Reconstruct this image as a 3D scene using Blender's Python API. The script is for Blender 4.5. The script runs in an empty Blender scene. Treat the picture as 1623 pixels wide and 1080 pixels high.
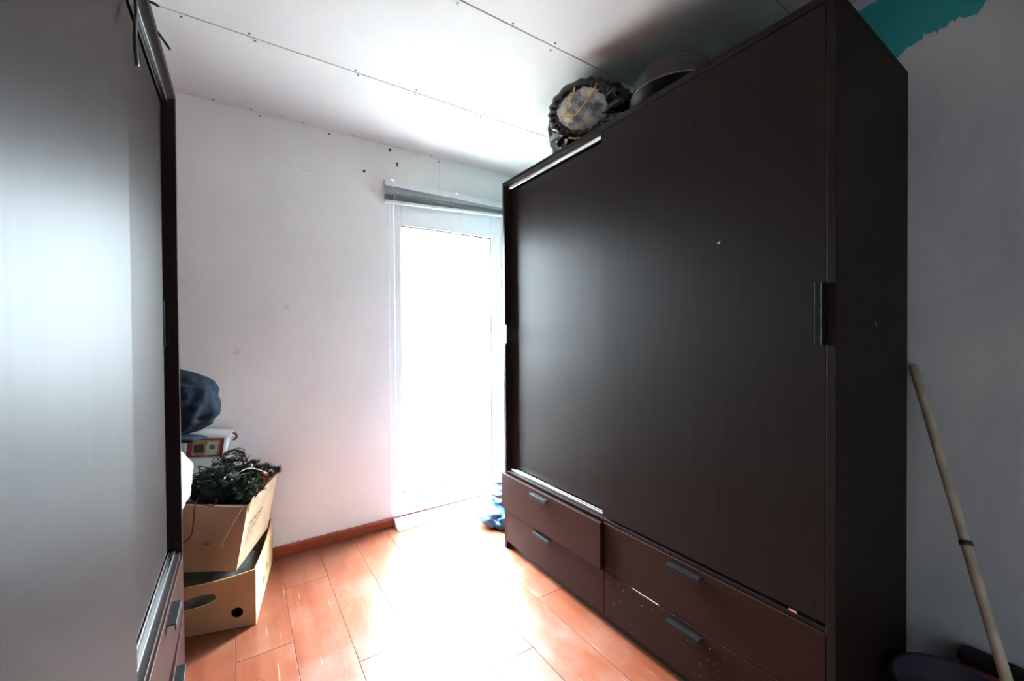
import bpy, bmesh, math, random
from mathutils import Vector, Matrix, noise

sc = bpy.context.scene
COL = sc.collection

# ------------------------------------------------------------------ camera
CAM_H = 1.1938
cd = bpy.data.cameras.new('camera')
cd.sensor_fit = 'HORIZONTAL'
cd.sensor_width = 36.0
cd.lens = 645.70 / 1623.0 * 36.0
cd.clip_start = 0.02
cam = bpy.data.objects.new('camera', cd)
COL.objects.link(cam)
_t, _a, _b = math.radians(33.6488), math.radians(-0.6228), math.radians(-0.4209)
F0 = Vector((math.sin(_t), math.cos(_t), 0)); R0 = Vector((math.cos(_t), -math.sin(_t), 0)); U0 = Vector((0, 0, 1))
Fv = F0 * math.cos(_a) + U0 * math.sin(_a)
U1 = U0 * math.cos(_a) - F0 * math.sin(_a)
Rv = R0 * math.cos(_b) + U1 * math.sin(_b)
Uv = U1 * math.cos(_b) - R0 * math.sin(_b)
cam.matrix_world = Matrix(((Rv.x, Uv.x, -Fv.x, 0), (Rv.y, Uv.y, -Fv.y, 0), (Rv.z, Uv.z, -Fv.z, CAM_H), (0, 0, 0, 1)))
sc.camera = cam

# ------------------------------------------------------------------ sky, exposure
SKY = 11.0
world = bpy.data.worlds.new('overcast_sky')
sc.world = world
world.use_nodes = True
wb = world.node_tree.nodes['Background']
wb.inputs[0].default_value = (0.76, 0.915, 1.0, 1)
wb.inputs[1].default_value = SKY
sc.view_settings.view_transform = 'Standard'
sc.view_settings.look = 'None'
sc.view_settings.gamma = 1.0
sc.view_settings.use_curve_mapping = False
sc.view_settings.exposure = 4.28
sc.cycles.diffuse_bounces = 6
sc.cycles.max_bounces = 14
sc.cycles.transparent_max_bounces = 12

# room dimensions (metres; camera stands at x=0 y=0)
XL, XR = -0.85, 1.86
YN, YF = -1.05, 2.5524
ZC = 2.39
YD = 2.556                      # plane of the balcony door, set back in the wall
OX0, OX1, OZ = 0.777, 1.61, 2.118  # door opening

# daylight sampling guide in the door opening (a portal gives off no light itself)
pl = bpy.data.lights.new('door_daylight_portal', 'AREA')
pl.shape = 'RECTANGLE'; pl.size = OX1 - OX0 - 0.02; pl.size_y = OZ
pl.cycles.is_portal = True
po = bpy.data.objects.new('door_daylight_portal', pl)
po.location = ((OX0 + OX1) / 2, YF + 0.12, OZ / 2 + 0.01)
po.rotation_euler = (math.radians(-90), 0, 0)
COL.objects.link(po)

# ------------------------------------------------------------------ material helpers
def new_mat(name):
    m = bpy.data.materials.new(name); m.use_nodes = True
    nt = m.node_tree
    return m, nt, nt.nodes['Principled BSDF']

def N(nt, kind, **kw):
    n = nt.nodes.new(kind)
    for k, v in kw.items(): setattr(n, k, v)
    return n

def coords(nt, scale, src='Object', loc=(0, 0, 0), rot=(0, 0, 0)):
    tc = N(nt, 'ShaderNodeTexCoord'); mp = N(nt, 'ShaderNodeMapping')
    mp.inputs['Scale'].default_value = scale; mp.inputs['Location'].default_value = loc
    mp.inputs['Rotation'].default_value = rot
    nt.links.new(tc.outputs[src], mp.inputs['Vector'])
    return mp.outputs['Vector']

def noise_tex(nt, vec, scale=1.0, detail=4.0, rough=0.55):
    n = N(nt, 'ShaderNodeTexNoise')
    n.inputs['Scale'].default_value = scale; n.inputs['Detail'].default_value = detail
    n.inputs['Roughness'].default_value = rough
    nt.links.new(vec, n.inputs['Vector'])
    return n.outputs['Fac']

def ramp(nt, fac, stops):
    r = N(nt, 'ShaderNodeValToRGB')
    e = r.color_ramp.elements
    while len(e) < len(stops): e.new(0.5)
    for i, (p, c) in enumerate(stops):
        e[i].position = p; e[i].color = (c[0], c[1], c[2], 1)
    nt.links.new(fac, r.inputs[0])
    return r.outputs['Color']

def mixc(nt, fac, a, b):
    m = N(nt, 'ShaderNodeMix', data_type='RGBA')
    def put(sock, v):
        if isinstance(v, (tuple, list)): sock.default_value = (v[0], v[1], v[2], 1)
        elif isinstance(v, float): sock.default_value = v
        else: nt.links.new(v, sock)
    put(m.inputs['Factor'], fac); put(m.inputs['A'], a); put(m.inputs['B'], b)
    return m.outputs['Result']

def math_(nt, op, a, b=None, clamp=False):
    m = N(nt, 'ShaderNodeMath', operation=op); m.use_clamp = clamp
    for i, v in enumerate((a, b)):
        if v is None: continue
        if isinstance(v, (int, float)): m.inputs[i].default_value = v
        else: nt.links.new(v, m.inputs[i])
    return m.outputs[0]

def bump(nt, b, fac, strength=0.2, dist=0.002):
    n = N(nt, 'ShaderNodeBump'); n.inputs['Strength'].default_value = strength; n.inputs['Distance'].default_value = dist
    nt.links.new(fac, n.inputs['Height']); nt.links.new(n.outputs[0], b.inputs['Normal'])

def plain(name, color, rough=0.5, metal=0.0, spec=0.5, var=0.12, scale=30.0, bmp=0.0):
    m, nt, b = new_mat(name)
    f = noise_tex(nt, coords(nt, (scale,) * 3), 1.0)
    c = ramp(nt, f, [(0.3, [x * (1 - var) for x in color]), (0.7, [min(1, x * (1 + var)) for x in color])])
    nt.links.new(c, b.inputs['Base Color'])
    b.inputs['Roughness'].default_value = rough; b.inputs['Metallic'].default_value = metal
    b.inputs['Specular IOR Level'].default_value = spec
    if bmp: bump(nt, b, f, bmp, 0.003)
    return m

def wood(name, scale, specks=0.0, base=(0.0185, 0.0124, 0.0110)):
    m, nt, b = new_mat(name)
    f = noise_tex(nt, coords(nt, scale), 1.0, 5.0, 0.6)
    c = ramp(nt, f, [(0.3, [q * 0.8 for q in base]), (0.55, base), (0.8, [q * 1.25 for q in base])])
    if specks:
        v = N(nt, 'ShaderNodeTexVoronoi'); v.inputs['Scale'].default_value = 85.0
        nt.links.new(coords(nt, (1, 1, 1)), v.inputs['Vector'])
        s = math_(nt, 'LESS_THAN', v.outputs['Distance'], 0.12)
        g = math_(nt, 'GREATER_THAN', noise_tex(nt, coords(nt, (5, 5, 7)), 1.0, 2.0), 1.0 - specks)
        k = math_(nt, 'MULTIPLY', s, g)
        v2 = noise_tex(nt, coords(nt, (90, 90, 90)), 1.0, 1.0)
        k = math_(nt, 'MULTIPLY', k, math_(nt, 'GREATER_THAN', v2, 0.5))
        c = mixc(nt, k, c, (0.5, 0.46, 0.42))
    nt.links.new(c, b.inputs['Base Color'])
    r = math_(nt, 'MULTIPLY_ADD', f, 0.10); r.node.inputs[2].default_value = 0.42
    nt.links.new(r, b.inputs['Roughness'])
    b.inputs['Specular IOR Level'].default_value = 0.07
    b.inputs['Anisotropic'].default_value = 0.6
    tv = N(nt, 'ShaderNodeCombineXYZ'); tv.inputs[0].default_value = 0.2; tv.inputs[1].default_value = 1.0
    nt.links.new(tv.outputs[0], b.inputs['Tangent'])
    bump(nt, b, f, 0.06, 0.0006)
    return m

M = {}
M['wood_v'] = wood('wenge_wood_upright_grain', (160, 160, 4))
M['wood_h'] = wood('wenge_wood_level_grain_red_bounce', (160, 4, 160), 0.0, (0.0305, 0.0126, 0.0100))  # drawer fronts: red light bounced off the floor is put into the base colour
M['wood_worn'] = wood('wenge_wood_worn_red_bounce', (160, 4, 160), 0.52, (0.0305, 0.0126, 0.0100))  # specks are wear; the base has the same red floor bounce painted in
M['wood_top'] = wood('wenge_wood_board', (160, 4, 160))
M['black_metal'] = plain('black_handle_metal', (0.010, 0.0105, 0.011), 0.5, 0.0, 0.14)
M['black_plinth'] = plain('black_plinth', (0.012, 0.010, 0.010), 0.55)
M['alu'] = plain('brushed_aluminium', (0.80, 0.81, 0.82), 0.22, 1.0, var=0.05)
M['white_pvc'] = plain('white_pvc', (0.88, 0.88, 0.88), 0.35, var=0.03)
M['slat'] = plain('grey_green_slat', (0.33, 0.37, 0.38), 0.35, 0.3, var=0.05)
M['slat_head'] = plain('pale_blind_rail', (0.62, 0.65, 0.65), 0.35, 0.1, var=0.05)
M['cord'] = plain('pale_cord', (0.7, 0.7, 0.68), 0.8)
M['screw'] = plain('dark_screw', (0.02, 0.018, 0.016), 0.5)
M['cable'] = plain('black_cable', (0.010, 0.010, 0.011), 0.45)
M['paper'] = plain('white_paper', (0.75, 0.74, 0.73), 0.7)
M['mop'] = plain('bare_wood_pole', (0.42, 0.36, 0.26), 0.5, var=0.25, scale=14)
M['tape'] = plain('dark_tape', (0.015, 0.025, 0.035), 0.5)
M['purple'] = plain('dark_violet_plastic', (0.022, 0.018, 0.045), 0.4)
M['red_dark'] = plain('deep_red_plastic', (0.22, 0.012, 0.020), 0.45)
M['black_plastic'] = plain('black_plastic', (0.010, 0.010, 0.011), 0.5, 0.0, 0.15)
M['bag_black'] = plain('black_bin_liner', (0.008, 0.008, 0.009), 0.22, 0.0, 0.6, 0.2, 40, 0.25)
M['yellow'] = plain('yellow_drawstring', (0.75, 0.50, 0.03), 0.5)
M['navy'] = plain('navy_fleece', (0.0085, 0.0135, 0.021), 0.95, 0.0, 0.1, 0.35, 60, 0.5)
M['grey_cloth'] = plain('grey_cloth', (0.12, 0.13, 0.12), 0.95, 0.0, 0.1, 0.5, 14, 0.4)
M['blue_cloth'] = plain('blue_denim', (0.10, 0.22, 0.42), 0.9, 0.0, 0.1, 0.45, 25, 0.4)
M['pale_blue'] = plain('pale_blue_cloth', (0.36, 0.55, 0.75), 0.9, 0.0, 0.1, 0.3, 25, 0.4)
M['sack'] = plain('white_plastic_sack', (0.86, 0.86, 0.86), 0.5, 0.0, 0.5, 0.03, 10)
M['tub'] = plain('milky_plastic', (0.66, 0.66, 0.67), 0.35, var=0.06)
M['tub_red'] = plain('red_print', (0.42, 0.035, 0.03), 0.45)
M['tub_gold'] = plain('gold_print', (0.50, 0.32, 0.14), 0.45, var=0.5, scale=60)
M['tub_dark'] = plain('dark_print', (0.06, 0.035, 0.025), 0.45)
M['tub_clip'] = plain('maroon_clip', (0.10, 0.012, 0.012), 0.4)
M['ink'] = plain('black_ink', (0.05, 0.038, 0.03), 0.8)
M['perf'] = plain('pale_torn_edge', (0.80, 0.70, 0.58), 0.9)
M['fir'] = plain('fir_green', (0.010, 0.026, 0.012), 0.8, 0.0, 0.12, var=0.5, scale=40)
M['fir_dark'] = plain('dark_fir_green', (0.005, 0.010, 0.006), 0.9, 0.0, 0.03, var=0.5, scale=40)
M['wire'] = plain('dark_green_wire', (0.006, 0.009, 0.007), 0.6, 0.0, 0.12)
M['bulb'] = plain('clear_bulb', (0.45, 0.47, 0.45), 0.15)
M['berry'] = plain('red_berry', (0.45, 0.015, 0.012), 0.3)
M['olive'] = plain('olive_bauble', (0.12, 0.135, 0.06), 0.45)
M['frost'] = plain('frosted_berry', (0.09, 0.115, 0.095), 0.5)
M['cone'] = plain('brown_cone', (0.08, 0.04, 0.025), 0.7)
M['ribbon'] = plain('red_ribbon', (0.35, 0.06, 0.04), 0.6)
M['concrete'] = plain('pale_terrace_concrete', (0.18, 0.177, 0.173), 0.9, var=0.1, scale=3)
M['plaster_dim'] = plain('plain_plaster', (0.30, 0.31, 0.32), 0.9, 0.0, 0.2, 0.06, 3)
M['kitchen'] = plain('dark_pan', (0.012, 0.012, 0.012), 0.5, 0.0, 0.2)

def cardboard(name, base):
    m, nt, b = new_mat(name)
    f = noise_tex(nt, coords(nt, (7, 7, 7)), 1.0, 6.0)
    l = noise_tex(nt, coords(nt, (6, 6, 240)), 1.0, 2.0)
    c = ramp(nt, f, [(0.3, [x * 0.86 for x in base]), (0.7, [x * 1.08 for x in base])])
    c = mixc(nt, math_(nt, 'MULTIPLY', l, 0.18), c, [x * 0.6 for x in base])
    nt.links.new(c, b.inputs['Base Color']); b.inputs['Roughness'].default_value = 0.8
    b.inputs['Specular IOR Level'].default_value = 0.25
    bump(nt, b, f, 0.15, 0.004)
    return m
M['card'] = cardboard('brown_cardboard', (0.60, 0.36, 0.19))
M['card2'] = cardboard('pale_cardboard', (0.62, 0.43, 0.28))

def plaster(name, color, crack=False):
    m, nt, b = new_mat(name)
    f = noise_tex(nt, coords(nt, (2.2, 2.2, 2.2)), 1.0, 7.0, 0.6)
    g = noise_tex(nt, coords(nt, (55, 55, 55)), 1.0, 3.0)
    c = ramp(nt, f, [(0.32, [x * 0.93 for x in color]), (0.68, color)])
    if crack:
        # hairline board joint above the door, and flaking paint just over the skirting
        sx = N(nt, 'ShaderNodeSeparateXYZ'); nt.links.new(coords(nt, (1, 1, 1)), sx.inputs[0])
        d = math_(nt, 'ABSOLUTE', math_(nt, 'SUBTRACT', sx.outputs['X'], 1.122))
        k = math_(nt, 'MULTIPLY', math_(nt, 'LESS_THAN', d, 0.0012), math_(nt, 'GREATER_THAN', g, 0.42))
        k = math_(nt, 'MULTIPLY', k, math_(nt, 'GREATER_THAN', sx.outputs['Z'], 2.1))
        c = mixc(nt, math_(nt, 'MULTIPLY', k, 0.6), c, (0.35, 0.27, 0.2))
        n2 = noise_tex(nt, coords(nt, (60, 60, 14)), 1.0, 4.0)
        lim = math_(nt, 'MULTIPLY_ADD', n2, 0.07); lim.node.inputs[2].default_value = 0.022
        low = math_(nt, 'LESS_THAN', sx.outputs['Z'], lim)
        c = mixc(nt, math_(nt, 'MULTIPLY', low, 0.45), c, (0.42, 0.36, 0.32))
        n3 = noise_tex(nt, coords(nt, (3.1, 3.1, 2.3), loc=(4, 1, 7)), 1.0, 5.0, 0.65)
        k3 = math_(nt, 'GREATER_THAN', n3, 0.69)
        c = mixc(nt, math_(nt, 'MULTIPLY', k3, 0.22), c, (0.52, 0.42, 0.34))
    nt.links.new(c, b.inputs['Base Color'])
    b.inputs['Roughness'].default_value = 0.85; b.inputs['Specular IOR Level'].default_value = 0.25
    bump(nt, b, g, 0.06, 0.002)
    return m
M['plaster'] = plaster('white_painted_plaster', (0.91, 0.885, 0.86), True)
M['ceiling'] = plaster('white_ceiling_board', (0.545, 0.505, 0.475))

def right_wall():
    m, nt, b = new_mat('half_painted_wall')
    o = coords(nt, (1, 1, 1))
    sx = N(nt, 'ShaderNodeSeparateXYZ'); nt.links.new(o, sx.inputs[0])
    strokes = noise_tex(nt, coords(nt, (3, 3.5, 1.6), rot=(0.35, 0, 0)), 1.0, 6.0, 0.6)
    fine = noise_tex(nt, coords(nt, (30, 30, 12), rot=(0.5, 0, 0)), 1.0, 5.0, 0.7)
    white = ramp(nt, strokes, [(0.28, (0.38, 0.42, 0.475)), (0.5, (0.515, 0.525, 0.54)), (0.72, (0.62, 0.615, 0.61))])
    edge = math_(nt, 'ADD', math_(nt, 'MULTIPLY', fine, 0.10), math_(nt, 'MULTIPLY', noise_tex(nt, coords(nt, (9, 9, 9)), 1.0, 3.0), 0.12))
    zz = math_(nt, 'ADD', sx.outputs['Z'], math_(nt, 'SUBTRACT', edge, 0.11))
    zz = math_(nt, 'ADD', zz, math_(nt, 'MULTIPLY', math_(nt, 'SUBTRACT', sx.outputs['Y'], 0.40), 0.2))
    teal = math_(nt, 'GREATER_THAN', zz, 2.145)
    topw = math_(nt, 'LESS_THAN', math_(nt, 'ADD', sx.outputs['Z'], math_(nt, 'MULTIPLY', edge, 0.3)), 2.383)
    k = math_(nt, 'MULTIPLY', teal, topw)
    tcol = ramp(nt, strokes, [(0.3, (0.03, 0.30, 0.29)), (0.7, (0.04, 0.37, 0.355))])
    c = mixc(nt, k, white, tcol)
    nt.links.new(c, b.inputs['Base Color']); b.inputs['Roughness'].default_value = 0.8
    b.inputs['Specular IOR Level'].default_value = 0.3
    bump(nt, b, fine, 0.08, 0.002)
    return m
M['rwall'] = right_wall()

def plank_mat():
    m, nt, b = new_mat('cherry_laminate')
    oi = N(nt, 'ShaderNodeObjectInfo')
    tc = N(nt, 'ShaderNodeTexCoord')
    add = N(nt, 'ShaderNodeVectorMath', operation='ADD')
    cmb = N(nt, 'ShaderNodeCombineXYZ')
    off = math_(nt, 'MULTIPLY', oi.outputs['Random'], 37.0)
    nt.links.new(off, cmb.inputs[0]); nt.links.new(off, cmb.inputs[1])
    nt.links.new(tc.outputs['Object'], add.inputs[0]); nt.links.new(cmb.outputs[0], add.inputs[1])
    mp = N(nt, 'ShaderNodeMapping'); mp.inputs['Scale'].default_value = (22, 2.2, 22)
    nt.links.new(add.outputs[0], mp.inputs['Vector'])
    f = noise_tex(nt, mp.outputs[0], 1.0, 6.0, 0.6)
    c = ramp(nt, f, [(0.25, (0.145, 0.034, 0.0135)), (0.5, (0.190, 0.052, 0.024)), (0.78, (0.235, 0.076, 0.039))])
    tint = math_(nt, 'MULTIPLY_ADD', oi.outputs['Random'], 0.24); tint.node.inputs[2].default_value = 0.0
    c = mixc(nt, tint, c, (0.19, 0.040, 0.018))
    mp2 = N(nt, 'ShaderNodeMapping'); mp2.inputs['Scale'].default_value = (5, 5, 5)
    nt.links.new(add.outputs[0], mp2.inputs['Vector'])
    dirt = noise_tex(nt, mp2.outputs[0], 1.0, 6.0, 0.65)
    k = math_(nt, 'MULTIPLY', math_(nt, 'SUBTRACT', dirt, 0.45, True), 1.1, True)
    c = mixc(nt, k, c, (0.30, 0.17, 0.13))
    # fine scratches
    mp3 = N(nt, 'ShaderNodeMapping'); mp3.inputs['Scale'].default_value = (130, 5, 5); mp3.inputs['Rotation'].default_value = (0, 0, 0.6)
    nt.links.new(add.outputs[0], mp3.inputs['Vector'])
    s = noise_tex(nt, mp3.outputs[0], 1.0, 2.0)
    k2 = math_(nt, 'MULTIPLY', math_(nt, 'GREATER_THAN', s, 0.70), 0.35)
    c = mixc(nt, k2, c, (0.62, 0.42, 0.32))
    nt.links.new(c, b.inputs['Base Color'])
    r = math_(nt, 'MULTIPLY_ADD', dirt, 0.26); r.node.inputs[2].default_value = 0.20
    nt.links.new(r, b.inputs['Roughness'])
    b.inputs['Specular IOR Level'].default_value = 0.5
    return m
M['plank'] = plank_mat()
M['skirting'] = plain('cherry_skirting', (0.30, 0.055, 0.022), 0.4, var=0.2, scale=20)
M['subfloor'] = plain('dark_joint_filler', (0.10, 0.05, 0.03), 0.8)

def glass_mat(name, tint=(1, 1, 1), ior=1.45, rough=0.0, body=0.0, body_col=(0.5, 0.5, 0.5)):
    m = bpy.data.materials.new(name); m.use_nodes = True
    nt = m.node_tree
    for n in list(nt.nodes): nt.nodes.remove(n)
    out = N(nt, 'ShaderNodeOutputMaterial'); tr = N(nt, 'ShaderNodeBsdfTransparent'); gl = N(nt, 'ShaderNodeBsdfGlossy')
    tr.inputs[0].default_value = (*tint, 1); gl.inputs['Roughness'].default_value = rough
    lw_ = N(nt, 'ShaderNodeLayerWeight'); lw_.inputs['Blend'].default_value = 0.5
    fr = math_(nt, 'MULTIPLY_ADD', math_(nt, 'POWER', lw_.outputs['Facing'], 5.0), 0.9); fr.node.inputs[2].default_value = 0.04 * (ior - 1.0) / 0.45
    mx = N(nt, 'ShaderNodeMixShader')
    nt.links.new(fr, mx.inputs[0]); nt.links.new(tr.outputs[0], mx.inputs[1]); nt.links.new(gl.outputs[0], mx.inputs[2])
    last = mx.outputs[0]
    if body:
        df = N(nt, 'ShaderNodeBsdfDiffuse'); df.inputs[0].default_value = (*body_col, 1)
        m2 = N(nt, 'ShaderNodeMixShader'); m2.inputs[0].default_value = body
        nt.links.new(last, m2.inputs[1]); nt.links.new(df.outputs[0], m2.inputs[2]); last = m2.outputs[0]
    nt.links.new(last, out.inputs[0])
    return m
M['glass'] = glass_mat('clear_window_glass')
M['dome'] = glass_mat('smoky_clear_plastic', (0.55, 0.52, 0.50), 1.5, 0.10, 0.35, (0.26, 0.225, 0.20))

def floral():
    m, nt, b = new_mat('cream_floral_fabric')
    a = noise_tex(nt, coords(nt, (16, 16, 16)), 1.0, 6.0, 0.7)
    c = ramp(nt, a, [(0.40, (0.13, 0.15, 0.19)), (0.47, (0.30, 0.31, 0.33)), (0.54, (0.62, 0.57, 0.49)), (0.7, (0.68, 0.62, 0.53))])
    nt.links.new(c, b.inputs['Base Color']); b.inputs['Roughness'].default_value = 0.85
    bump(nt, b, noise_tex(nt, coords(nt, (30, 30, 30)), 1.0), 0.3, 0.006)
    return m
M['floral'] = floral()

# ------------------------------------------------------------------ mesh helpers
def finish(name, bm, mat, parent=None, smooth=False, loc=None):
    bmesh.ops.recalc_face_normals(bm, faces=bm.faces[:])
    me = bpy.data.meshes.new(name); bm.to_mesh(me); bm.free()
    me.materials.append(mat)
    if smooth:
        for p in me.polygons: p.use_smooth = True
    o = bpy.data.objects.new(name, me)
    if loc: o.location = loc
    COL.objects.link(o)
    if parent: o.parent = parent
    return o

def tag(o, label=None, cat=None, group=None, kind=None):
    if label: o['label'] = label
    if cat: o['category'] = cat
    if group: o['group'] = group
    if kind: o['kind'] = kind
    return o

def thing(name, loc, label, cat, group=None):
    e = bpy.data.objects.new(name, None); e.empty_display_size = 0.1
    e.location = loc; COL.objects.link(e)
    return tag(e, label, cat, group)

def box(bm, x0, x1, y0, y1, z0, z1, bev=0.0):
    x0, x1 = min(x0, x1), max(x0, x1); y0, y1 = min(y0, y1), max(y0, y1)
    v = [bm.verts.new((x, y, z)) for z in (z0, z1) for y in (y0, y1) for x in (x0, x1)]
    fs = [bm.faces.new([v[i] for i in q]) for q in ((0, 2, 3, 1), (4, 5, 7, 6), (0, 1, 5, 4), (2, 6, 7, 3), (0, 4, 6, 2), (1, 3, 7, 5))]
    if bev:
        es = list({e for f in fs for e in f.edges})
        bmesh.ops.bevel(bm, geom=es, offset=bev, segments=1, affect='EDGES', profile=0.5)
    return fs

def box_obj(name, dims, mat, parent=None, bev=0.0, loc=None):
    bm = bmesh.new(); box(bm, *dims, bev=bev)
    return finish(name, bm, mat, parent, loc=loc)

def tube(bm, pts, r, n=6, taper=None, cap=True):
    pts = [Vector(p) for p in pts]
    rings = []
    prev = None
    for i, p in enumerate(pts):
        t = (pts[min(i + 1, len(pts) - 1)] - pts[max(i - 1, 0)])
        t = t.normalized() if t.length > 1e-9 else Vector((0, 0, 1))
        if prev is None:
            a = t.cross(Vector((0, 0, 1)) if abs(t.z) < 0.9 else Vector((1, 0, 0))).normalized()
        else:
            a = (prev - t * prev.dot(t))
            a = a.normalized() if a.length > 1e-6 else t.orthogonal().normalized()
        prev = a
        b = t.cross(a)
        rr = r if taper is None else r * taper[i]
        rings.append([bm.verts.new(p + (a * math.cos(2 * math.pi * k / n) + b * math.sin(2 * math.pi * k / n)) * rr) for k in range(n)])
    for A, B in zip(rings, rings[1:]):
        for k in range(n): bm.faces.new((A[k], A[(k + 1) % n], B[(k + 1) % n], B[k]))
    if cap:
        bm.faces.new(rings[0][::-1]); bm.faces.new(rings[-1])

def spline(pts, n=8):
    P = [Vector(p) for p in pts]
    P = [P[0] * 2 - P[1]] + P + [P[-1] * 2 - P[-2]]
    out = []
    for i in range(1, len(P) - 2):
        for k in range(n):
            t = k / n
            a, b, c, d = P[i - 1], P[i], P[i + 1], P[i + 2]
            out.append(0.5 * (2 * b + (c - a) * t + (2 * a - 5 * b + 4 * c - d) * t * t + (3 * b - a - 3 * c + d) * t ** 3))
    out.append(P[-2])
    return out

def lathe(bm, prof, n=32, center=(0, 0, 0), sx=1.0, sy=1.0, mod=None):
    cx, cy, cz = center
    rings = []
    for j, (r, z) in enumerate(prof):
        ring = []
        for k in range(n):
            a = 2 * math.pi * k / n
            rr = r * (mod(a, j) if mod else 1.0)
            ring.append(bm.verts.new((cx + rr * sx * math.cos(a), cy + rr * sy * math.sin(a), cz + z)))
        rings.append(ring)
    for A, B in zip(rings, rings[1:]):
        for k in range(n): bm.faces.new((A[k], A[(k + 1) % n], B[(k + 1) % n], B[k]))
    return rings

def blob(bm, c, r, seed=0, amp=0.1, freq=3.0, sub=4, flat=None, ridge=0.0, power=1.0):
    res = bmesh.ops.create_icosphere(bm, subdivisions=sub, radius=1.0)
    c = Vector(c); off = Vector((seed * 3.7, seed * 1.3, seed * 2.1))
    for v in res['verts']:
        d = v.co.normalized()
        k = 1 + amp * noise.noise(d * freq + off) + amp * 0.5 * noise.noise(d * freq * 2.3 + off)
        if ridge: k += ridge * (0.5 - abs(noise.noise(d * freq * 1.7 + off * 2)))
        q = Vector([math.copysign(abs(x) ** power, x) for x in d]) if power != 1.0 else d
        p = c + Vector((q.x * r[0], q.y * r[1], q.z * r[2])) * k
        if flat is not None and p.z < flat: p.z = flat + 0.0005 * noise.noise(d * 9)
        v.co = p
    return res['verts']

def plate(name, outer, holes, fmap, nrm, thick, mat, parent):
    """A flat (or gently bent) board with cut-outs: outline and holes in 2-D, mapped to 3-D."""
    bm = bmesh.new(); es = []
    for loop in [outer] + holes:
        vs = [bm.verts.new((a, b, 0)) for a, b in loop]
        es += [bm.edges.new((vs[i], vs[(i + 1) % len(vs)])) for i in range(len(vs))]
    bmesh.ops.triangle_fill(bm, edges=es, use_beauty=True, use_dissolve=False)
    fs = bm.faces[:]
    r = bmesh.ops.extrude_face_region(bm, geom=fs)
    top = {g for g in r['geom'] if isinstance(g, bmesh.types.BMVert)}
    for v in bm.verts:
        p = Vector(fmap(v.co.x, v.co.y))
        v.co = p + Vector(nrm) * (thick if v in top else 0.0)
    return finish(name, bm, mat, parent)

# ------------------------------------------------------------------ the room
def struct(o): o['kind'] = 'structure'; return o

T = 0.22
floor = struct(box_obj('floor', (XL - T, XR + T, YN - T, YF + 0.1, -0.12, -0.011), M['subfloor']))
PW, PLN = 0.19, 1.2
x = 0.158 - PW * 6
plank_mesh = {}
random.seed(4)
row = 0
offs = [0.35, 0.95, 0.1, 0.7, 1.05, 0.45, 0.85, 0.2, 0.6, 1.1, 0.3, 0.119, 0.8, 0.5, 0.15, 0.9]
while x < XR:
    xa, xb = max(x, XL), min(x + PW, XR)
    y = YN - (PLN - offs[row % 16])
    while y < YD + 0.02:
        ya, yb = max(y, YN), min(y + PLN, YD + 0.0)
        if OX0 > (xa + xb) / 2 or (xa + xb) / 2 > OX1: yb = min(yb, YF)
        if xb - xa > 0.01 and yb - ya > 0.02:
            key = (round(xb - xa, 3), round(yb - ya, 3))
            if key not in plank_mesh:
                bm = bmesh.new(); box(bm, 0.0006, key[0] - 0.0006, 0.0006, key[1] - 0.0006, -0.010, 0.0, 0.0009)
                bmesh.ops.recalc_face_normals(bm, faces=bm.faces[:])
                me = bpy.data.meshes.new('plank'); bm.to_mesh(me); bm.free(); me.materials.append(M['plank'])
                plank_mesh[key] = me
            o = bpy.data.objects.new('plank', plank_mesh[key]); COL.objects.link(o)
            o.location = (xa, ya, 0); o.parent = floor
        y += PLN
    x += PW; row += 1

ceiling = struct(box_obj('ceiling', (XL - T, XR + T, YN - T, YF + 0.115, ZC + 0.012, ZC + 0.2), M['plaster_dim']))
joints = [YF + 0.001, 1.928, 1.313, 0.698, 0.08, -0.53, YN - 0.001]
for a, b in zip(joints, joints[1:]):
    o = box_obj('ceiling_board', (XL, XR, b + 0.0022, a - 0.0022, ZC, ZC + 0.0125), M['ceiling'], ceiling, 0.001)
bm = bmesh.new(); bmesh.ops.create_cone(bm, cap_ends=True, segments=10, radius1=0.0045, radius2=0.0035, depth=0.003)
scr = finish('screw', bm, M['screw'], ceiling, loc=(0.062, 1.943, ZC - 0.0005))
for (sx_, sy_) in [(0.042, 1.908), (0.442, 1.913), (0.46, 1.941), (0.722, 1.905), (0.73, 1.944), (0.985, 1.942), (1.107, 1.912), (1.1, 1.945),
                   (0.059, 2.532), (0.57, 2.538), (1.057, 2.535), (0.662, 1.33), (0.88, 1.30), (1.083, 1.293), (1.093, 1.335), (0.3, 2.535), (0.85, 2.536),
                   (0.662, 1.296), (-0.17, 1.945), (1.5, 1.905), (-0.1, 2.53)]:
    o = scr.copy(); COL.objects.link(o); o.location = (sx_, sy_, ZC - 0.0005); o.parent = ceiling

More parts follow.
